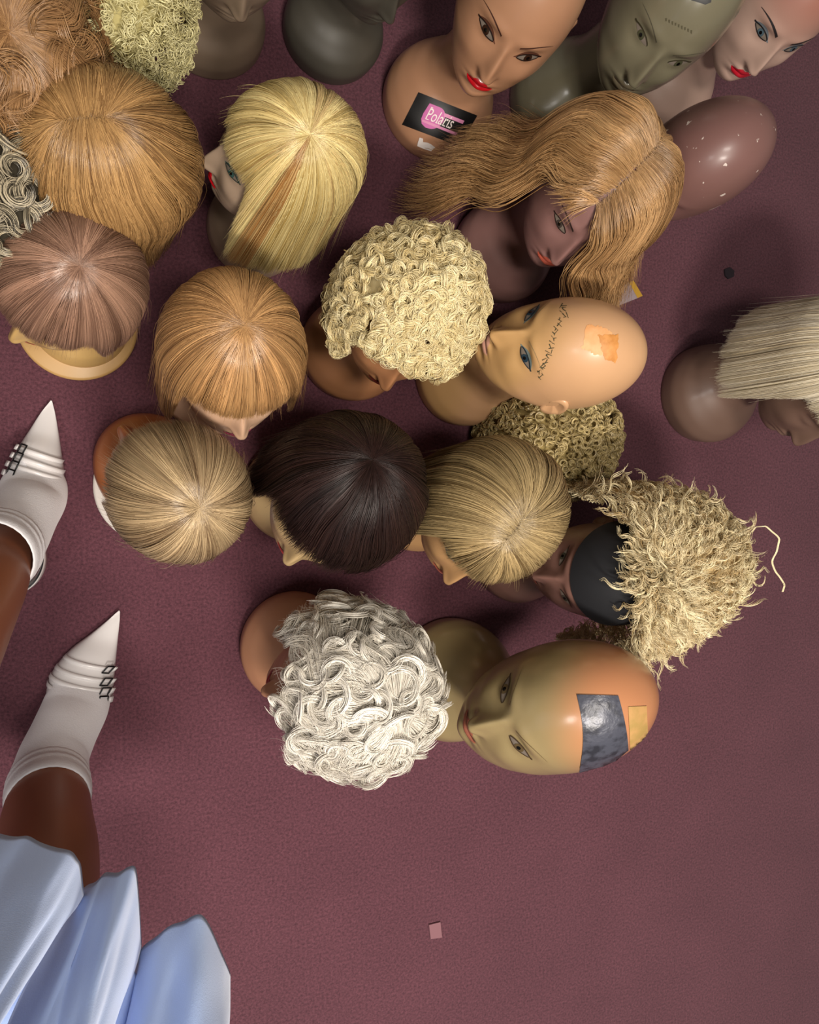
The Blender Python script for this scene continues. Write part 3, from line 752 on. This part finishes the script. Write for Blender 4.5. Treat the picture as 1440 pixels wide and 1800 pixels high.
m22 = man('terracotta mannequin head with a bare shoulder under the white curled wig', ('rust_paint', 'b88566'), (456, 1216), (-1, .0), base='bust', pitch=10, scale=.96, anchor=NOSE,
          style=dict(lip='8c1c18', brow=None, lash='2a140c', iris='3c2418', white='8a6c58'))
w = Wig('white wig of big loose barrel curls', m22, rf=.100, rb=.104, rs=.101, rt=.124)
hmw = hair_mat('white_hair', 'cfc6b6', 'fbf6ec', rough=.4)
cutw = cutter(1.42, 2.1, 2.2)
curly(w, hmw, cutw, n=170, R0=.012, R1=.021, strands=34, r=.00046, tilt=.30, seed=22, lift=.005, turns=1.0, pitch=.010, open_=.40, spread=.0010, N=24, shell_tone=.5)
straight(w, hmw, (0, 0), (0, 0), cutw, n=2600, r=.00045, clumps=60, ridge=.006, wave=.2, wk=7, seed=23, jit=.08, tipcurl=.012, fly=.05)

m2 = man('mannequin head hidden under the tight yellow curls', ('sand_paint', 'b08d66'), (172, -50), (.1, 1), ears=False, scale=.9, base='narrow')
w = Wig('yellow blonde wig of tight corkscrew curls at the top edge', m2, rf=.112, rb=.112, rs=.108, rt=.122)
curly(w, hair_mat('yellow_hair', 'aa9c60', 'f2eab4'), cutter(2.3, 2.5, 2.5), n=1500, R0=.0035, R1=.006, strands=4, r=.0006, tilt=.7, seed=24, lift=.005, turns=1.6, pitch=.014, drop=.004)

# the tight-curled wig lies on the floor under the peach head


sup_loc = P(985, 770, .10)
class _Rest: pass
rest = _Rest(); rest.location = Vector((sup_loc[0], sup_loc[1], 0)); rest.rotation_euler = (0, 0, 0); rest.scale = (1, 1, 1); rest.name = 'rest'
TILT['rest'] = np.eye(3)
w = Wig('dull golden wig of tight little ringlets lying on the carpet beneath the peach head', rest, rf=.105, rb=.112, rs=.100, rt=.105, lift=(-.018, 0, -.178))
w.c[2] = .075; w.cc = w.c.copy(); w.c[0] = 0; w.cc = w.c.copy()
curly(w, hair_mat('dull_gold_hair', '7c683a', 'dcc68c'), cutter(2.1, 2.1, 2.1), n=1300, R0=.0042, R1=.0068, strands=6, r=.00055, tilt=.5, seed=25, lift=.004, turns=1.4, pitch=.006, open_=.3, spread=.0006)

m11 = man('mannequin head hidden under the loop-curled dark and silver wig', ('sand_paint', 'b08d66'), (-30, 366), (-.4, 1), ears=False, scale=.82, base='narrow')
w = Wig('dark and silver frosted wig of large looped curls', m11, rf=.112, rb=.112, rs=.108, rt=.122)
salt = lambda R, n, ct, s: np.where((s > .45), .55+.17*R.rand(n), .05+.2*R.rand(n))
hs = hair_mat('frosted_hair', '14110f', 'dccdae', 'ece0c4')
curly(w, hs, cutter(1.9, 2.3, 2.4), n=230, R0=.010, R1=.020, strands=30, r=.0005, tilt=.4, seed=26, lift=.005, turns=.75, pitch=.012, tone=salt, open_=.75, spread=.0012, N=20, shell_tone=.04)

m1 = man('mannequin head hidden under the messy auburn wig', ('sand_paint', 'b08d66'), (-16, 78), (.2, 1), ears=False, base='narrow')
w = Wig('messy auburn wig of long tangled waves in the frame corner', m1, rf=.115, rb=.115, rs=.108, rt=.128, flare=.25)
hau = hair_mat('auburn_hair', '6a4628', 'c09464')
q = w.local(18, 55)
straight(w, hau, q, q, cutter(2.4, 3.1, 3.1), n=5200, r=.0005, clumps=45, ridge=.012, wave=.26, wk=7, seed=27, jit=.12, ends=.2, tipcurl=.03, fly=.1, N=26)
curly(w, hau, cutter(2.5, 3.0, 3.0), n=330, R0=.012, R1=.024, strands=14, r=.0005, tilt=.6, seed=28, lift=.009, turns=.9, pitch=.02, amin=.45, shell_tone=None)

# -- shaggy wig pushed back over a black cap
m21 = man('dusky pink mannequin head wearing a black cap under the shaggy wig', ('dusky_paint', '7c5a50'), (1062, 1004), (-1, .06), pitch=4, style=dict(lip='8c4a40', brow=None, lash='2a1c14', iris='3c3a30', white='807060'))
cw = Wig('x', m21, rf=.094, rb=.112, rs=.083, rt=.122)
ph = np.linspace(-math.pi, math.pi, 72, endpoint=False); tt = np.linspace(.002, 1, 26); am = np.where(np.abs(ph) < 9, 1.32, 1.3)
CV = cw.S(tt[:, None]*am*np.cos(ph), tt[:, None]*am*np.sin(ph), 0).reshape(-1, 3)
bpy.data.objects.remove(cw.root)
cap = thing('stocking_cap', 'smooth black stocking cap over the brow of the shaggy blonde wig', 'cap', m21.location, m21.rotation_euler[2])
cap.scale = m21.scale
mesh_obj('cap_cloth', CV, grid_faces(26, 72), mat('cap_black', '0d0e14', .8), cap)
w = Wig('shaggy curly golden blonde wig pushed back from a black cap', m21, rf=.080, rb=.245, rs=.138, rt=.130, lift=(-.014, 0, .012))
hsg = hair_mat('shaggy_hair', 'a27c3c', 'fff2c8')
def shag_cut(ph):
    a = np.abs(np.arctan2(np.sin(ph), np.cos(ph))); return .66+(3.1-.66)*sst(.95, 1.5, a)-1.0*sst(1.9, 2.9, a)
locks(w, hsg, shag_cut, n=2400, per=6, length=(.024, .044), r=.00068, amp=.0040, freq=1.3, up=.30, flow=(-1, 0), seed=30, spread=.0025, N=14)
locks(w, hsg, lambda p: .95-.22*np.cos(p), n=650, per=7, length=(.022, .036), r=.00055, amp=.004, freq=1.3, up=.25, flow=(-1, 0), seed=33, spread=.0025, N=14, shell=False, name='crown_locks')
locks(w, hsg, shag_cut, n=260, per=5, length=(.04, .07), r=.0006, amp=.006, freq=1.3, up=.7, flow=(-1, 0), seed=31, spread=.002, shell=False, N=16, name='loose_locks')

sw = np.array([P(x, y, z)-np.array(w.root.location) for x, y, z in [(1322, 935, .24), (1330, 926, .25), (1345, 925, .26), (1358, 935, .26), (1370, 950, .255), (1366, 968, .25), (1358, 985, .245), (1362, 1002, .24), (1372, 1016, .235), (1379, 1030, .23), (1376, 1040, .225)]])
rzw = w.root.rotation_euler[2]; sw = sw@np.array([[math.cos(rzw), -math.sin(rzw), 0], [math.sin(rzw), math.cos(rzw), 0], [0, 0, 1]])/w.root.scale[0]
kk = np.linspace(0, 10, 50); sw = np.stack([hermite(np.arange(11), sw[:, q], kk) for q in range(3)], -1)
ss = np.stack([sw+RS.randn(3)*.0006 for _ in range(5)])
hair_obj('stray_strand', ss, np.full(ss.shape[:2], .0007), np.full(5, .6), hsg, w.root, sides=4)

# ------------------------------------------------------------------ the standing person: legs, socks, shoes, dress
per = thing('person', 'person in a pale blue skirt, white socks and pointed white buckled shoes', 'person', tuple(P(60, 1150, 0)), 0)
PL = np.array(per.location)
def body_tube(path, nc=40, sub=6):
    """path of (point, half width, half depth) rings, smooth"""
    k = np.linspace(0, len(path)-1, sub*(len(path)-1)+1); idx = np.arange(len(path))
    C_ = np.stack([hermite(idx, [p[0][q] for p in path], k) for q in range(3)], -1)
    w = hermite(idx, [p[1] for p in path], k); d = hermite(idx, [p[2] for p in path], k)
    T = np.gradient(C_, axis=0); T /= np.linalg.norm(T, axis=1, keepdims=True)
    side = np.cross(T, np.array([0.35, 1, .0])); side /= np.linalg.norm(side, axis=1, keepdims=True); dn = np.cross(side, T)
    th = np.linspace(0, 2*math.pi, nc, endpoint=False)
    V = C_[:, None]+side[:, None]*(w[:, None]*np.cos(th))[..., None]+dn[:, None]*(d[:, None]*np.sin(th))[..., None]
    return V.reshape(-1, 3)-PL, grid_faces(len(k), nc), len(k)
white = mat('shoe_white', 'dcd8d8', .34, coat=.3); sockm = mat('sock_white', 'e8e6ea', .9, bump=(500, .5, .001), sheen=.2)
skinp = skin_mat('leg_skin', '965a3c', rough=.45, coat=.05)
legs = {
 'right': dict(
    skin=[(P(100, 1330, .10), .034, .034), (P(88, 1372, .15), .043, .043), (P(82, 1440, .22), .050, .052), (P(80, 1530, .31), .054, .058), (P(64, 1630, .39), .056, .058), (P(40, 1720, .42), .056, .054)],
    sock=[(P(152, 1186, .028), .024, .012), (P(144, 1212, .036), .037, .022), (P(132, 1246, .052), .041, .032), (P(112, 1290, .082), .040, .042), (P(92, 1340, .118), .042, .046), (P(86, 1375, .150), .046, .047), (P(85, 1402, .185), .047, .048)],
    heel=(92, 1372), out=1,
    vamp=[((209, 1074), (211, 1076), .010, .006), ((190, 1090), (210, 1096), .010, .012), ((158, 1116), (207, 1126), .011, .020), ((126, 1140), (204, 1158), .012, 0.037), ((100, 1168), (201, 1190), .013, 0.050), ((86, 1192), (199, 1214), .013, 0.060), ((82, 1212), (190, 1236), .014, 0.067)]),
 'left': dict(
    skin=[(P(20, 955, .10), .034, .034), (P(-8, 985, .15), .043, .043), (P(-38, 1030, .22), .050, .052), (P(-85, 1110, .31), .054, .058), (P(-150, 1240, .42), .056, .060), (P(-210, 1420, .50), .060, .060), (P(-250, 1650, .62), .075, .075)],
    sock=[(P(72, 812, .028), .024, .012), (P(66, 842, .036), .037, .022), (P(56, 874, .052), .041, .032), (P(42, 905, .082), .039, .042), (P(22, 940, .118), .041, .046), (P(4, 962, .150), .045, .047), (P(-10, 978, .180), .046, .048)],
    heel=(28, 985), out=-1,
    vamp=[((89, 704), (91, 704), .010, .006), ((70, 728), (98, 732), .010, .012), ((52, 756), (104, 766), .011, .022), ((38, 778), (109, 800), .012, 0.040), ((26, 800), (113, 830), .013, 0.052), ((14, 824), (112, 852), .013, 0.062), ((6, 846), (104, 872), .014, 0.069)]),
}
sk_v, sk_f, n_ = [], [], 0
for side, L in legs.items():
    V, F, nr = body_tube(L['skin']); sk_v.append(V); sk_f.append(F+n_); n_ += len(V)
mesh_obj('legs', np.vstack(sk_v), np.vstack(sk_f), skinp, per)
for side, L in legs.items():
    V, F, nr = body_tube(L['sock'], 64, 8)
    so = mesh_obj('sock', V, F, sockm, per)
    so.modifiers.new('thickness', 'SOLIDIFY').thickness = .0025
    top = V[-64:]; c0 = top.mean(0); prev = V[-64*5:-64*4]; ax = c0-prev.mean(0); ax /= np.linalg.norm(ax)
    # ribbed cuff: rolled rings around the sock's mouth
    rv = []
    prof = [(-.038, 1.00), (-.034, 1.05), (-.028, 1.06), (-.024, 1.02), (-.019, 1.06), (-.013, 1.07), (-.009, 1.03), (-.003, 1.06), (.004, 1.05), (.011, 1.03), (.013, .99), (.008, .96)]
    for d_, k_ in prof:
        for i, p in enumerate(top):
            rr_ = (p-c0)*(k_+.006*((i % 2)-.5)); rv.append(c0+rr_+ax*d_)
    mesh_obj('cuff', np.array(rv), grid_faces(len(prof), 64), sockm, so)
    # shoe
    st = L['vamp']; ns = 22; rows = []
    A0 = np.array([P(*a[0], a[2]) for a in st])-PL; B0 = np.array([P(*a[1], a[2]) for a in st])-PL; H0 = np.array([a[3] for a in st])
    k = np.linspace(0, len(st)-1, 40); idx = np.arange(len(st))
    A = np.stack([hermite(idx, A0[:, q], k) for q in range(3)], -1); B = np.stack([hermite(idx, B0[:, q], k) for q in range(3)], -1); H = hermite(idx, H0, k)
    th = np.linspace(0, math.pi, ns); V = []
    for a, b, h in zip(A, B, H):
        mid = (a+b)/2; hf = (b-a)/2
        for t in th: V.append(mid-hf*math.cos(t)*(1+.04*math.sin(t)**2)+np.array([0, 0, (h-.010)*math.sin(t)**.8]))
        for u in (.97, .5, -.5, -.97): V.append(np.array([*(mid+hf*u)[:2], .002]))
    nn_ = ns+4
    up = mesh_obj('shoe', np.array(V), grid_faces(40, nn_), white, per)
    # sole running back to the heel seat, heel counter and kitten heel
    hc = P(L['heel'][0], L['heel'][1], .055)-PL; mb = (A[-1]+B[-1])/2
    ds = (mb-hc)*np.array([1, 1, 0]); ds /= np.linalg.norm(ds); sd = np.array([-ds[1], ds[0], 0])
    SV = []
    for u in np.linspace(0, 1, 14):
        c_ = mb*(1-u)+(hc-ds*.030)*u; z_ = .006+(.046)*sst(.1, .95, u); wd_ = np.linalg.norm(B[-1]-A[-1])/2*(1-u)+.026*u-.012*math.sin(u*math.pi)
        if u > .93: wd_ *= .72
        for q_ in (-1, -.5, 0, .5, 1): SV.append(np.array([*(c_+sd*wd_*q_)[:2], z_]))
        for q_ in (1, .5, 0, -.5, -1): SV.append(np.array([*(c_+sd*wd_*q_*.96)[:2], z_-.006]))
    mesh_obj('sole', np.array(SV), grid_faces(14, 10), white, up)
    CV = []; th = np.linspace(-2.2, 2.2, 40)
    hw_ = .036
    for z_, k_ in ((.050, .86), (.056, 1.0), (.072, 1.06), (.086, 1.03), (.094, .98), (.092, .93), (.070, .97), (.054, .88)):
        for t in th:
            dz = -.030*sst(1.0, 2.2, abs(t))*(1 if z_ > .065 else .0)
            CV.append(np.array([*(hc-ds*math.cos(t)*hw_*1.12*k_*1.0+sd*math.sin(t)*hw_*k_)[:2], z_+dz]))
    mesh_obj('heel_counter', np.array(CV), grid_faces(8, 40, False), white, up)
    # topline stripe
    TV = []
    for z_, k_ in ((.0945, .985), (.0965, .96), (.0945, .93)):
        for t in th: TV.append(np.array([*(hc-ds*math.cos(t)*hw_*1.12*k_+sd*math.sin(t)*hw_*k_)[:2], z_-.030*sst(1.0, 2.2, abs(t))]))
    mesh_obj('topline_trim', np.array(TV), grid_faces(3, 40, False), mat('trim_dark', '23262b', .5), up)
    HV = [np.array([*(hc-ds*.022+ds*r_*math.cos(t)*1.0+sd*r_*math.sin(t))[:2], z_]) for z_, r_ in ((0, .006), (.02, .007), (.04, .014), (.052, .022)) for t in np.linspace(0, 2*math.pi, 20, endpoint=False)]
    mesh_obj('heel', np.array(HV), grid_faces(4, 20), white, up)
    # straps over the instep, each with its buckle on the outer side
    dark = mat('buckle_dark', '1c1e20', .3, .6, .6)
    for j in range(4):
        i_ = 22+j*4
        a, b, h = A[i_], B[i_], H[i_]; mid = (a+b)/2; hf = (b-a)/2; fw = A[min(i_+1, 39)]-A[max(i_-1, 0)]; fw = fw/np.linalg.norm(fw)*.0034
        SVv = []
        for s_, l_ in ((-1, .0005), (-.8, .0032), (0, .0042), (.8, .0032), (1, .0005)):
            for t in np.linspace(.02, math.pi-.02, 26):
                SVv.append(mid-hf*math.cos(t)*1.03+np.array([0, 0, (h-.010)*math.sin(t)**.8+l_])+fw*s_)
        sto = mesh_obj('strap', np.array(SVv), grid_faces(5, 26, False), white, up)
        t0 = 2.35 if L['out'] > 0 else .80
        def sp(t, l=.0065): return mid-hf*math.cos(t)*1.06+np.array([0, 0, (h-.010)*math.sin(t)**.8+l])
        f2 = fw/.0034*.0062; t1, t2 = t0-.17, t0+.17
        ring = [sp(t1)-f2, sp(t2)-f2, sp(t2)+f2, sp(t1)+f2, sp(t1)-f2, sp(t2)-f2]
        ptsb = []
        for a_, b_ in zip(ring[:-1], ring[1:]): ptsb += [a_*(1-u)+b_*u for u in np.linspace(0, 1, 5)[:-1]]
        V_, F_ = tubes(np.array([ptsb]), np.full((1, len(ptsb)), .0011), 5)
        mesh_obj('buckle', V_, F_, dark, up)
        # loose strap end sticking out of the buckle
        te = t0+(.30 if L['out'] > 0 else -.30); tf_ = t0+(.62 if L['out'] > 0 else -.62)
        EV = []
        for u in np.linspace(0, 1, 6):
            p_ = sp(te*(1-u)+tf_*u, .006+.006*u)
            for s_ in (-1, 1): EV += [p_+fw*s_*1.15]
        eo = mesh_obj('strap_end', np.array(EV), grid_faces(6, 2, False), white, up); eo.modifiers.new('thickness', 'SOLIDIFY').thickness = .0016

# skirt
def lobe(hem, top, z0, z1, bulge=.05, nu=60, nv=40, folds=()):
    hu = np.linspace(0, len(hem)-1, nu); tu = np.linspace(0, len(top)-1, nu)
    hx, hy = [hermite(np.arange(len(hem)), [p[q] for p in hem], hu) for q in (0, 1)]
    tx, ty = [hermite(np.arange(len(top)), [p[q] for p in top], tu) for q in (0, 1)]
    V = []
    U = np.linspace(0, 1, nu)
    for v in np.linspace(0, 1, nv):
        for i, u in enumerate(U):
            z = z0+(z1-z0)*v-bulge*(1-math.sqrt(max(0, 1-(2*u-1)**2)))*1.25
            for (fu, fw_, fa) in folds: z += fa*math.exp(-((u-fu-.06*math.sin(v*3+fu*9))/fw_)**2)*(.35+.65*min(1, v*3))
            z += .006*math.sin(u*17+v*5+z0*40)*math.sin(v*7+u*4)*min(1, v*4)
            hz = z0-bulge*(1-math.sqrt(max(0, 1-(2*u-1)**2)))*1.25
            a = P(hx[i], hy[i], hz); b = P(tx[i], ty[i], z1)
            p = a*(1-v)+b*v; p[2] = z; V.append(p)
    return np.array(V)-PL, grid_faces(nv, nu, False)
parts = [
    lobe([(-260, 1430), (-120, 1440), (0, 1464), (60, 1482), (118, 1494), (136, 1520), (146, 1572)], [(-700, 2000), (-560, 2050), (-420, 2080), (-300, 2090), (-230, 2100), (-180, 2100), (-150, 2090)], .52, .80, .05,
         folds=((.52, .05, -.018), (.64, .07, .014), (.80, .05, -.014), (.9, .05, .012), (.35, .08, .015))),
    lobe([(100, 1620), (146, 1566), (172, 1548), (205, 1534), (233, 1524), (241, 1580), (246, 1668)], [(-90, 2100), (-60, 2110), (-20, 2120), (20, 2130), (60, 2130), (90, 2140), (110, 2140)], .47, .72, .045,
         folds=((.45, .05, -.016), (.58, .05, .012), (.30, .06, .012), (.75, .05, -.012))),
    lobe([(236, 1720), (250, 1672), (285, 1640), (320, 1626), (350, 1609), (386, 1672), (402, 1712)], [(160, 2140), (190, 2150), (240, 2160), (290, 2160), (340, 2160), (380, 2160), (410, 2160)], .44, .66, .045,
         folds=((.5, .10, -.014), (.78, .10, .012), (.25, .06, .01))),
    lobe([(-240, 1560), (0, 1590), (80, 1600), (150, 1620), (220, 1690), (250, 1730), (330, 1780), (395, 1800)], [(-600, 2150), (-400, 2150), (-200, 2160), (-50, 2160), (80, 2160), (180, 2160), (280, 2160), (390, 2160)], .45, .60, .02),
]
vs, fs, n_ = [], [], 0
for V, F in parts: vs.append(V); fs.append(F+n_); n_ += len(V)
sk = mesh_obj('skirt', np.vstack(vs), np.vstack(fs), mat('skirt_blue', 'aec4ee', .7, bump=(900, .25, .0008), noise=(6, 'a4bbea', .3, .7), sheen=.3), per)
md = sk.modifiers.new('thickness', 'SOLIDIFY'); md.thickness = .002

# ------------------------------------------------------------------ small things on the carpet
def flake(name, label, cat, pts, z, m, th=.002):
    """a small flat scrap lying on the carpet"""
    v = [P(x, y, 0) for x, y in pts]; c = np.mean(v, 0); c[2] = 0
    n = len(v); V = [p-c+np.array([0, 0, .0006]) for p in v]+[p-c+np.array([0, 0, .0006+th]) for p in v]
    F = [tuple(range(n-1, -1, -1)), tuple(range(n, 2*n))]+[(i, (i+1) % n, n+(i+1) % n, n+i) for i in range(n)]
    o = mesh_obj(name, V, F, m, smooth=False); o.location = c; tag(o, label, cat); return o
flake('paper_square', 'little mauve paper square lying alone on the open carpet', 'paper scrap', [(753, 1624), (773, 1619), (776, 1646), (756, 1649)], 0, mat('scrap_mauve', '80585f', .8), .003)
flake('lint_fluff', 'small dark lint fluff on the carpet between the mauve head and the platinum wig', 'lint', [(1272, 474), (1281, 470), (1289, 477), (1288, 487), (1279, 491), (1273, 485)], 0, mat('lint_dark', '241a22', .95), .003)
tg = flake('price_tag', 'pale plastic card with a yellow edge under the caramel wig tips', 'tag', [(1026, 526), (1106, 496), (1121, 524), (1048, 553)], 0, mat('tag_pale', '94858a', .35), .002)
yv = [P(x, y, .0032)-np.array(tg.location) for x, y in [(1106, 496), (1114, 493), (1130, 520), (1121, 524)]]
mesh_obj('yellow_edge', np.array(yv), [(0, 1, 2, 3)], mat('tag_yellow', 'b0882c', .5), tg, smooth=False)
